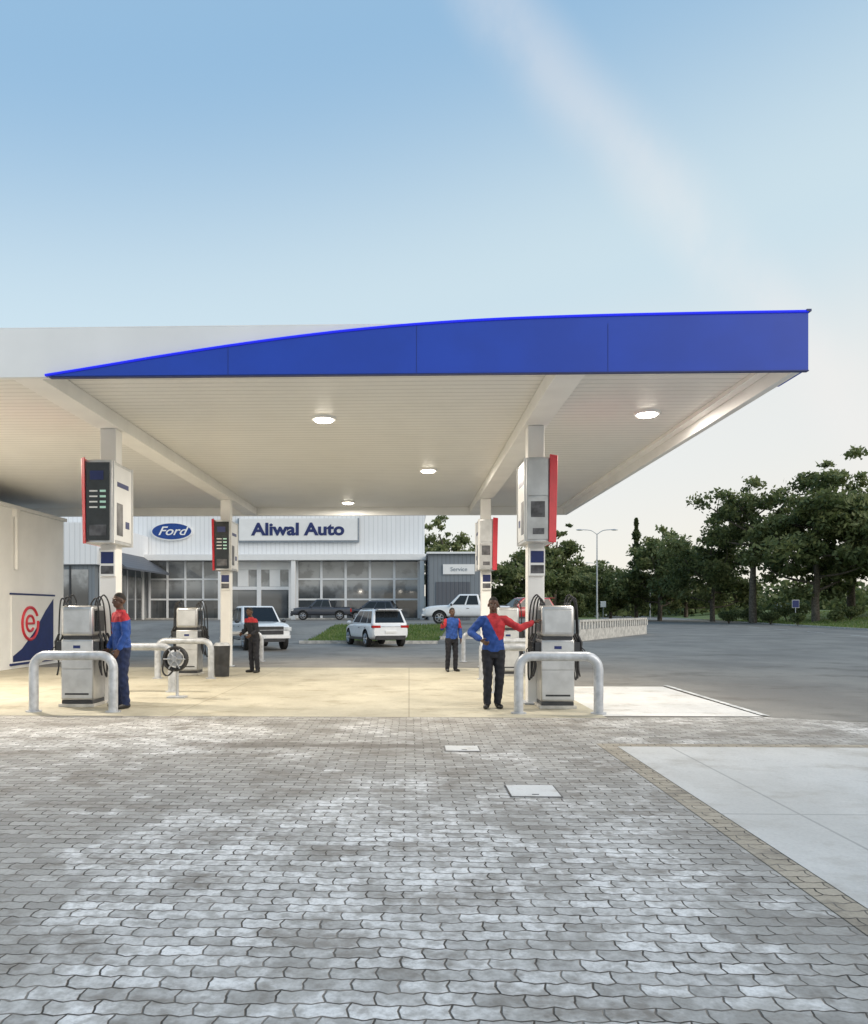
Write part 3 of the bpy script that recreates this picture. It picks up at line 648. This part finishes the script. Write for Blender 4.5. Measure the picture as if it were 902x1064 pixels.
# ---------------------------------------------------------------- vehicles
def bake(o,cutters=()):
    dg=bpy.context.evaluated_depsgraph_get(); me=bpy.data.meshes.new_from_object(o.evaluated_get(dg)); 
    o.modifiers.clear(); o.data=me
    for c in cutters: bpy.data.objects.remove(c,do_unlink=True)
    return o
def vehicle(name,loc,heading,paint,kind):
    e=empty(name,loc,heading)
    if kind=='pickup':
        hw=.93; wr=.39; axles=(-1.62,1.6); zb=.42
        st=[(-2.66,.84,.52,1.02),(-2.6,.90,.46,1.1),(-2.2,.93,zb,1.13),(-1.2,.93,zb,1.13),(-.4,.93,zb,1.13),(.5,.93,zb,1.14),(1.1,.93,zb,1.16),(1.7,.92,zb,1.14),(2.2,.90,zb,1.09),(2.5,.85,.44,1.02),(2.64,.74,.5,.86)]
        gh=dict(b=(-.95,1.15),t=(-.72,.42),zb=1.10,zt=1.82,wb=.86,wt=.68)
    else:
        hw=.92; wr=.36; axles=(-1.33,1.35); zb=.3
        st=[(-2.2,.76,.45,.92),(-2.12,.86,.36,1.04),(-1.7,.92,zb,1.06),(-1,.92,zb,1.05),(0,.92,zb,1.03),(.7,.92,zb,1.02),(1.2,.91,zb,1.01),(1.7,.88,zb,.95),(2.05,.81,.34,.85),(2.2,.67,.4,.70)]
        gh=dict(b=(-2.14,1.15),t=(-1.72,.25),zb=1.0,zt=1.68,wb=.84,wt=.66)
    b=MB(); vs=[];fs=[]
    for (x,w,z0,z1) in st:
        h=z1-z0
        half=[(0,z0),(.8*w,z0),(.95*w,z0+.06),(w,z0+.28*h),(w,z0+.6*h),(.975*w,z1-.09),(.93*w,z1-.03),(.8*w,z1),(.4*w,z1+.015)]
        ring=half+[(0,z1+.02)]+[(-a,c) for a,c in half[:0:-1]]
        vs+=[(x,a,c) for a,c in ring]
    n=len(ring)
    for i in range(len(st)-1):
        for j in range(n): a=i*n+j;c=i*n+(j+1)%n; fs.append((a,a+n,c+n,c)[::-1])
    fs.append(tuple(range(n))); fs.append(tuple((len(st)-1)*n+j for j in range(n-1,-1,-1)))
    b.add(vs,fs,paint); body=b.build('body',angle=180)
    body.data.materials.append(M['black'])
    s=body.modifiers.new('s','SUBSURF'); s.levels=2; s.render_levels=2
    cut=[]
    for ax in axles:
        for sd in(-1,1):
            c=MB(); c.cyl((ax,sd*1.1,wr+.02),(ax,sd*(hw-.3),wr+.02),wr+.075,wr+.075,'black',28); o=c.build('cut',smooth=False); cut.append(o)
            m=body.modifiers.new('b','BOOLEAN'); m.object=o; m.operation='DIFFERENCE'; m.solver='EXACT'; m.material_mode='TRANSFER'
    bake(body,cut); body.data.set_sharp_from_angle(angle=R(38)); body.parent=e
    g=gh; B=[(g['b'][0],-g['wb'],g['zb']-.03),(g['b'][1],-g['wb'],g['zb']-.03),(g['b'][1],g['wb'],g['zb']-.03),(g['b'][0],g['wb'],g['zb']-.03)]
    Tt=[(g['t'][0],-g['wt'],g['zt']),(g['t'][1],-g['wt'],g['zt']),(g['t'][1],g['wt'],g['zt']),(g['t'][0],g['wt'],g['zt'])]
    b=MB(); b.hexa(B,Tt,paint); b.build('cabin',e,bevel=.08,segs=4)
    b=MB()
    def pane(i,u0,u1,v0,v1,off=.007,k='carglass'):
        a,c=Vector(B[i]),Vector(B[(i+1)%4]); d,f=Vector(Tt[i]),Vector(Tt[(i+1)%4]); nn=(c-a).cross(d-a).normalized()
        P=lambda u,v:(a.lerp(c,u)).lerp(d.lerp(f,u),v)+nn*off
        b.add([P(u0,v0),P(u1,v0),P(u1,v1),P(u0,v1)],[(0,1,2,3)],k)
    if kind=='pickup': segs=[(.08,.46),(.51,.88)]
    else: segs=[(.06,.24),(.265,.57),(.60,.91)]
    for u0,u1 in segs: pane(0,u0,u1,.14,.88); pane(2,1-u1,1-u0,.14,.88)
    pane(1,.06,.94,.10,.92); pane(3,.08,.92,.16,.88)
    b.build('windows',e,smooth=False)
    b=MB()
    for ax in axles:
        for sd in(-1,1):
            y0=sd*(hw-.02);y1=sd*(hw-.24)
            b.tube([(ax,y1,wr),(ax,y1+(y0-y1)*.1,wr),(ax,y1+(y0-y1)*.9,wr),(ax,y0,wr)],[wr*.93,wr,wr,wr*.93],'tyre',28)
            b.cyl((ax,y0-sd*.03,wr),(ax,y0+sd*.006,wr),wr*.66,wr*.62,'dark',24)
            for q in range(6):
                a=q*math.pi/3; b.tube([(ax,y0+sd*.012,wr),(ax+math.cos(a)*wr*.6,y0+sd*.01,wr+math.sin(a)*wr*.6)],[.05,.035],'rim',6)
            b.tube([(ax+math.cos(t)*wr*.63,y0+sd*.008,wr+math.sin(t)*wr*.63) for t in np.linspace(0,2*math.pi,25)],.018,'rim',6)
    b.build('wheels',e)
    b=MB(); xf=st[-1][0]; xr=st[0][0]
    if kind=='pickup':
        b.box(xf-.12,xf+.03,-.50,.50,.66,.98,'dark'); b.box(xf,xf+.04,-.48,.48,.82,.85,'rim')
        b.box(xf-.34,xf+.0,-.84,-.52,.80,.95,'lightclear'); b.box(xf-.34,xf+.0,.52,.84,.80,.95,'lightclear')
        b.box(xf-.15,xf+.06,-.78,.78,.50,.62,paint); b.box(xf-.1,xf+.065,-.55,.55,.36,.49,'dark'); b.box(xf+.061,xf+.07,-.25,.25,.52,.60,'white')
        for s_ in(-1,1): b.box(xr-.02,xr+.1,s_*.86-.06,s_*.86+.06,.72,1.02,'lightred'); b.ell((xf-.02,s_*.66,.5),(.06,.09,.05),'dark',10,6)
        b.box(xr-.12,xr+.05,-.8,.8,.42,.54,'dark'); b.box(xr-.02,xr+.03,-.2,.2,.78,.86,'dark')
        b.box(-2.5,-1.08,-.76,.76,1.12,1.165,'dark')
        b.tube(spline([(-1.15,-.8,1.12),(-1.35,-.72,1.62),(-1.35,.72,1.62),(-1.15,.8,1.12)],6),.03,'dark',8)
        for s_ in(-1,1): b.beam((-.9,s_*.93),(1.0,s_*.93),.1,.40,.45,'dark')
    else:
        b.box(xf-.12,xf+.02,-.4,.4,.5,.66,'dark')
        for s_ in(-1,1):
            b.box(xf-.4,xf-.04,s_*.62-.13,s_*.62+.13,.70,.80,'lightclear'); b.box(xr-.01,xr+.2,s_*.66-.19,s_*.66+.19,.86,.97,'lightred')
        b.box(xr-.03,xr+.06,-.70,.70,.34,.52,'dark'); b.box(xr-.035,xr+.02,-.26,.26,.64,.75,'white'); b.box(xr-.012,xr+.03,-.46,.46,.9,.93,'rim')
        b.box(xr+.06,xr+.5,-.56,.56,1.655,1.69,paint)
        for s_ in(-1,1): b.beam((-1.5,s_*.58),(.1,s_*.58),.04,1.68,1.72,'rim')
        for s_ in(-1,1): b.beam((-.95,s_*.915),(.98,s_*.915),.05,.30,.42,'dark')
    for s_ in(-1,1):
        b.ell((g['b'][1]-.28,s_*(hw+.07),g['zb']+.08),(.07,.11,.08),paint if kind!='pickup' else 'dark',12,8)
        for xx in (g['b'][0]+.75,g['b'][0]+1.65): b.box(xx,xx+.16,s_*(hw+.0)-.008,s_*(hw)+.012,g['zb']-.16,g['zb']-.13,'dark')
    b.build('trim_and_lights',e,bevel=.012)
    return e
vehicle('white_pickup_truck',(-6.65,33.2,.0),math.atan2(-.90,.42),'carwhite','pickup')
vehicle('white_suv',(-1.6,36.0,0),math.atan2(.93,-.36),'carwhite','suv')
vehicle('white_pickup_truck',(3.55,47.5,tz(47.5)),R(172),'carwhite','pickup')
vehicle('red_hatchback',(7.6,52,tz(52)),R(200),'carred','suv')
vehicle('dark_pickup_truck',(-7.8,68.3,tz(60)),R(185),'cardark','pickup')
vehicle('dark_suv',(-3.2,68.5,tz(60)),R(170),'cardark','suv')
vehicle('dark_suv',(-16.2,32.5,0),R(-60),'cardark','suv')

# ---------------------------------------------------------------- people
def person(name,loc,rot,pose,scale=1.,top='split',legs='trouser',vox=.008,headyaw=0,lean=0):
    e=empty(name,loc,rot); e.scale=(scale,)*3
    bones=[]; b=MB()
    def cap(p0,p1,r0,r1,l,seg=12): b.capsule(p0,p1,r0,r1,'skin',seg); bones.append((Vector(p0),Vector(p1),(r0+r1)/2,l))
    rings=[(.80,.125,.10),(.90,.172,.125),(.98,.172,.125),(1.08,.160,.12),(1.20,.172,.128),(1.32,.192,.128),(1.40,.175,.11),(1.455,.10,.08),(1.49,.06,.06)]
    seg=20; vs=[];fs=[]
    for z,rx,ry in rings:
        for j in range(seg):
            a=2*math.pi*j/seg; ca,sa=math.cos(a),math.sin(a)
            vs.append((rx*math.copysign(abs(ca)**.85,ca),ry*math.copysign(abs(sa)**.85,sa)+(.01 if z>1.1 else 0),z))
    for i in range(len(rings)-1):
        for j in range(seg): a=i*seg+j;c=i*seg+(j+1)%seg; fs.append((a,c,c+seg,a+seg))
    fs.append(tuple(range(seg-1,-1,-1))); fs.append(tuple((len(rings)-1)*seg+j for j in range(seg)))
    b.add(vs,fs,'skin')
    bones.append((Vector((0,0,1.0)),Vector((0,0,1.38)),.14,'shirt'))
    bones.append((Vector((-.1,0,1.08)),Vector((-.1,0,1.36)),.08,'shirt')); bones.append((Vector((.1,0,1.08)),Vector((.1,0,1.36)),.08,'shirt'))
    bones.append((Vector((-.08,0,.88)),Vector((.08,0,.88)),.10,'pants'))
    for s,S in ((1,'L'),(-1,'R')):
        hip=Vector((s*.09,0,.90)); kn=Vector(pose.get('knee'+S,(s*.11,-.02,.50))); an=Vector(pose.get('ankle'+S,(s*.12,.02,.10)))
        cap(hip,kn,.102,.072,'pants'); cap(kn,an+Vector((0,0,.0)),.074,.062,'pants')
        cap(an,an+Vector((0,0,-.03)),.05,.045,'shoe'); 
        td=Vector((s*.25,-1,0)).normalized(); cap(an+Vector((0,.03,-.055)),an+td*.16+Vector((0,0,-.065)),.043,.034,'shoe'); cap(an+td*.05+Vector((0,0,-.06)),an+td*.13+Vector((s*.012,0,-.064)),.045,.036,'shoe')
        sh_=Vector((s*.175,0,1.405)); el=Vector(pose['elbow'+S]); wr=Vector(pose['wrist'+S])
        cap(Vector((s*.08,0,1.40)),sh_,.07,.068,'shirt'); cap(sh_,el,.07,.057,'shirt')
        m=el.lerp(wr,.82); cap(el,m,.057,.047,'shirt'); cap(m,wr,.031,.026,'skin')
        d=(wr-el).normalized(); d=Vector(pose.get('hand'+S,d)).normalized()
        n=Vector(pose.get('palm'+S,(-s,0,0))); n=(n-d*n.dot(d)).normalized(); sd=d.cross(n)
        if sd.y>0: sd=-sd
        curl=pose.get('curl'+S,.35)
        for q,(o_,ln) in enumerate(((.03,.066),(.010,.076),(-.010,.071),(-.029,.055))):
            k0=wr+d*.02+sd*o_*.6; k1=wr+d*.088+sd*o_; cap(k0,k1,.014,.0115,'skin',8)
            p=k1; ang=0
            for t,sg in enumerate((.45,.32,.23)):
                ang+=curl*(1+.3*t); dd=d*math.cos(ang)+n*math.sin(ang)+sd*o_*1.5; dd.normalize(); p2=p+dd*ln*sg*1.05; cap(p,p2,.0095-.0008*t,.0088-.0008*t,'skin',8); p=p2
        t0=wr+d*.025+sd*.03; t1=t0+(d*.6+sd*.75+n*.2).normalized()*.04; t2=t1+(d*.9+sd*.35+n*.3).normalized()*.032; cap(t0,t1,.0135,.0105,'skin',8); cap(t1,t2,.0105,.009,'skin',8)
    Rz=Matrix.Rotation(headyaw,3,'Z'); H=lambda x,y,z:Rz@Vector((x*1.06,y*1.06,0))+Vector((0,0,1.53+(z-1.53)*1.06))
    cap((0,.015,1.44),H(0,.0,1.55),.064,.057,'skin')
    hb=[((0,.012,1.665),(.078,.097,.10)),((0,-.02,1.60),(.064,.072,.08)),((0,-.045,1.565),(.042,.043,.033)),((0,-.093,1.612),(.015,.021,.022)),((0,-.088,1.632),(.010,.013,.03)),
        ((0,-.080,1.575),(.027,.013,.010)),((.078,.01,1.625),(.010,.02,.03)),((-.078,.01,1.625),(.010,.02,.03)),((.03,-.075,1.664),(.028,.014,.010)),((-.03,-.075,1.664),(.028,.014,.010))]
    for c,r in hb: b.ell(H(*c),r,'skin',16,10,rot=Rz)
    b.tube([(.068*math.cos(a),.068*math.sin(a)+.01,1.475+.012*math.sin(a)) for a in np.linspace(-math.pi/2,1.5*math.pi,20)],.015,'skin',8)
    bones.append((H(0,.01,1.66),H(0,-.01,1.60),.07,'head'))
    body=b.build('body'); rm=body.modifiers.new('r','REMESH'); rm.mode='VOXEL'; rm.voxel_size=vox; rm.use_smooth_shade=True
    sm=body.modifiers.new('s','SMOOTH'); sm.factor=.5; sm.iterations=2
    bake(body); me=body.data; me.materials.clear()
    mats=['skin','jblue','jred',legs,'shoe','hair']
    for k in mats: me.materials.append(M[k])
    nf=len(me.polygons); C=np.zeros(nf*3); me.polygons.foreach_get('center',C); C=C.reshape(-1,3)
    best=np.full(nf,9.); lab=np.zeros(nf,int); L={'skin':0,'shirt':1,'pants':3,'shoe':4,'head':0}
    for p0,p1,r,l in bones:
        a=np.array(p0); d=np.array(p1)-a; dd=max(d@d,1e-9); t=np.clip((C-a)@d/dd,0,1); D=np.linalg.norm(C-a-t[:,None]*d,axis=1)-r
        w=D<best; best[w]=D[w]; lab[w]=L[l]
    tor=(np.abs(C[:,0])<.2)
    lab[tor&(C[:,2]>.93)&(C[:,2]<1.46)&(lab==3)]=1
    lab[(lab==1)&(np.abs(C[:,0])<.16)&(C[:,2]<.90)&(C[:,2]>.5)]=3
    lab[(lab==0)&(C[:,2]<1.50)&(C[:,2]>1.42)&(np.abs(C[:,0])<.12)]=1
    Rinv=np.array(Rz.transposed()); Hc=C@Rinv.T
    lab[(C[:,2]>1.52)&(((Hc[:,2]-1.715)+(Hc[:,1]+.06)*.55)>0)&(np.abs(C[:,0])<.12)&(np.abs(C[:,1])<.14)&(C[:,2]>1.65)]=5
    s=lab==1
    if top=='split':
        x_,z_=C[:,0],C[:,2]
        lab[s&(x_>-.03-.5*(z_-1.30))&(z_>1.06+.35*np.abs(x_-.02))&(x_<.9)]=2
        lab[s&(x_<-.12)]=1
    elif top=='yoke': lab[s&(C[:,2]>1.34+.2*C[:,1])&(np.abs(C[:,0])<.27)]=2; lab[s&(C[:,0]<-.15)&(C[:,2]>1.16+.3*(C[:,0]+.15))]=2
    elif top=='dark': lab[s]=3; lab[s&(C[:,2]>1.36)]=2
    elif top=='blue': lab[s&(np.abs(C[:,0])>.18)&(C[:,2]>1.2)]=2
    me.polygons.foreach_set('material_index',lab.astype(np.int32)); me.polygons.foreach_set('use_smooth',[True]*nf)
    nv=len(me.vertices); V=np.zeros(nv*3); me.vertices.foreach_get('co',V); V=V.reshape(-1,3)
    cl=np.zeros(nv,bool)
    for p_,l_ in zip(me.polygons,lab):
        if l_ in (1,2,3):
            for vi in p_.vertices: cl[vi]=True
    nrm=np.zeros(nv*3); me.vertices.foreach_get('normal',nrm); nrm=nrm.reshape(-1,3)
    fold=.5*np.sin(V[:,2]*58+V[:,0]*26+3*np.sin(V[:,1]*22))+.5*np.sin(V[:,2]*33-V[:,0]*41+2*np.sin(V[:,0]*17+V[:,1]*30))
    V+=nrm*(fold*.006*cl)[:,None]
    q=np.clip(V[:,2]-.92,0,None); V[:,1]-=lean*q; V[:,2]-=lean*lean*.35*q; me.vertices.foreach_set('co',V.ravel())
    me.update(); body.parent=e
    b=MB()
    for s_ in(-1,1):
        for c,r,k in ((H(s_*.030,-.079,1.643),(.0125,.008,.007),'eye'),(H(s_*.030,-.0855,1.643),(.0055,.004,.0055),'shoe')):
            c=Vector(c); q=max(c.z-.92,0); c.y-=lean*q; c.z-=lean*lean*.35*q; b.ell(c,r,k,10,8)
    b.build('eyes',e)
    return e
person('petrol_attendant',(1.38,12.66,.012),0,dict(elbowL=(.41,-.06,1.27),wristL=(.64,-.02,1.37),handL=(.8,.05,.25),palmL=(0,.3,-1),curlL=.25,
    elbowR=(-.36,.02,1.20),wristR=(-.20,-.16,1.08),palmR=(1,0,0),curlR=.6,kneeL=(.10,-.02,.5),ankleL=(.07,.03,.1),kneeR=(-.09,-.03,.5),ankleR=(-.10,-.03,.10)),1.03,'split',headyaw=R(-8))
person('petrol_attendant',(-4.71,12.5,.012),R(-50),dict(elbowL=(.25,-.02,1.13),wristL=(.24,-.14,.90),elbowR=(-.25,.0,1.13),wristR=(-.23,-.13,.90)),1.07,'yoke','trousernavy',headyaw=R(10),lean=.06)
person('petrol_attendant',(-4.0,19.8,.012),R(-40),dict(elbowL=(.26,-.06,1.14),wristL=(.20,-.26,1.02),elbowR=(-.25,-.05,1.14),wristR=(-.18,-.26,1.05)),.96,'dark',vox=.011,lean=.22)
person('petrol_attendant',(1.12,20.3,.012),R(20),dict(elbowL=(.26,.02,1.14),wristL=(.24,-.08,.90),elbowR=(-.30,-.02,1.2),wristR=(-.36,-.18,1.32)),.95,'blue',vox=.011,lean=.05)

# ---------------------------------------------------------------- sky and sun
az=R(125); el=R(30)
w=bpy.data.worlds.new('World'); scene.world=w; w.use_nodes=True; nt=w.node_tree
bg=nt.nodes['Background']
sky=N(nt,'ShaderNodeTexSky',sky_type='NISHITA'); sky.sun_disc=False; sky.sun_elevation=el; sky.sun_rotation=az; sky.air_density=1.0; sky.dust_density=1.5; sky.ozone_density=1.0; sky.altitude=1300
tc=N(nt,'ShaderNodeTexCoord'); v=tc.outputs['Generated']
def dot(nt,v,n):
    d=N(nt,'ShaderNodeVectorMath',operation='DOT_PRODUCT'); nt.links.new(v,d.inputs[0]); d.inputs[1].default_value=n; return d.outputs['Value']
sz=N(nt,'ShaderNodeSeparateXYZ'); nt.links.new(v,sz.inputs[0])
hz=math_(nt,'SUBTRACT',sz.outputs[2],math_(nt,'MULTIPLY',sz.outputs[0],.15))
cr=N(nt,'ShaderNodeValToRGB'); nt.links.new(hz,cr.inputs[0]); e=cr.color_ramp; e.interpolation='EASE'
e.elements[0].position=0.; e.elements[0].color=(1.0,.94,.84,1); e.elements[1].position=1; e.elements[1].color=(.22,.40,.66,1)
for p_,c_ in ((.16,(.95,.95,.90,1)),(.36,(.70,.86,.93,1)),(.62,(.35,.58,.82,1))):
    q=e.elements.new(p_); q.color=c_
sc=N(nt,'ShaderNodeVectorMath',operation='SCALE'); nt.links.new(cr.outputs[0],sc.inputs[0]); sc.inputs[3].default_value=8.4
c=mixc(nt,.82,sky.outputs[0],sc.outputs[0])
wn=noise(nt,v,2.2,3); 
d=math_(nt,'ADD',dot(nt,v,(-.654,.511,-.559)),math_(nt,'MULTIPLY',math_(nt,'SUBTRACT',wn,.5),.10))
streak=ramp(nt,math_(nt,'ABSOLUTE',d),.0,.055,1,0)
fine=noise(nt,mapv(nt,v,(6,6,3),(0,R(35),0)),1.3,5,.6)
streak=math_(nt,'MULTIPLY',streak,ramp(nt,fine,.3,.65,.25,1))
streak=math_(nt,'MULTIPLY',streak,ramp(nt,dot(nt,v,(0,.5,0)),.1,.3))
c=mixc(nt,math_(nt,'MULTIPLY',streak,.30),c,(8.0,7.5,7.3))
nt.links.new(c,bg.inputs[0]); bg.inputs[1].default_value=.12
sd=Vector((math.sin(az)*math.cos(el),math.cos(az)*math.cos(el),math.sin(el)))
L=bpy.data.lights.new('sun','SUN'); L.energy=1.9; L.angle=R(40); L.color=(1,.90,.78)
o=bpy.data.objects.new('sun',L); o.rotation_euler=sd.to_track_quat('Z','Y').to_euler(); col.objects.link(o)

# ---------------------------------------------------------------- camera
cd=bpy.data.cameras.new('camera'); cd.sensor_width=36; cd.lens=800/1064*36; cd.shift_x=.0467; cd.shift_y=103/1064; cd.clip_end=6000
cam=bpy.data.objects.new('camera',cd); cam.location=(0,0,1.6); cam.rotation_euler=(R(90),0,R(1.7)); col.objects.link(cam); scene.camera=cam
scene.view_settings.view_transform='Standard'; scene.view_settings.look='None'; scene.view_settings.exposure=0
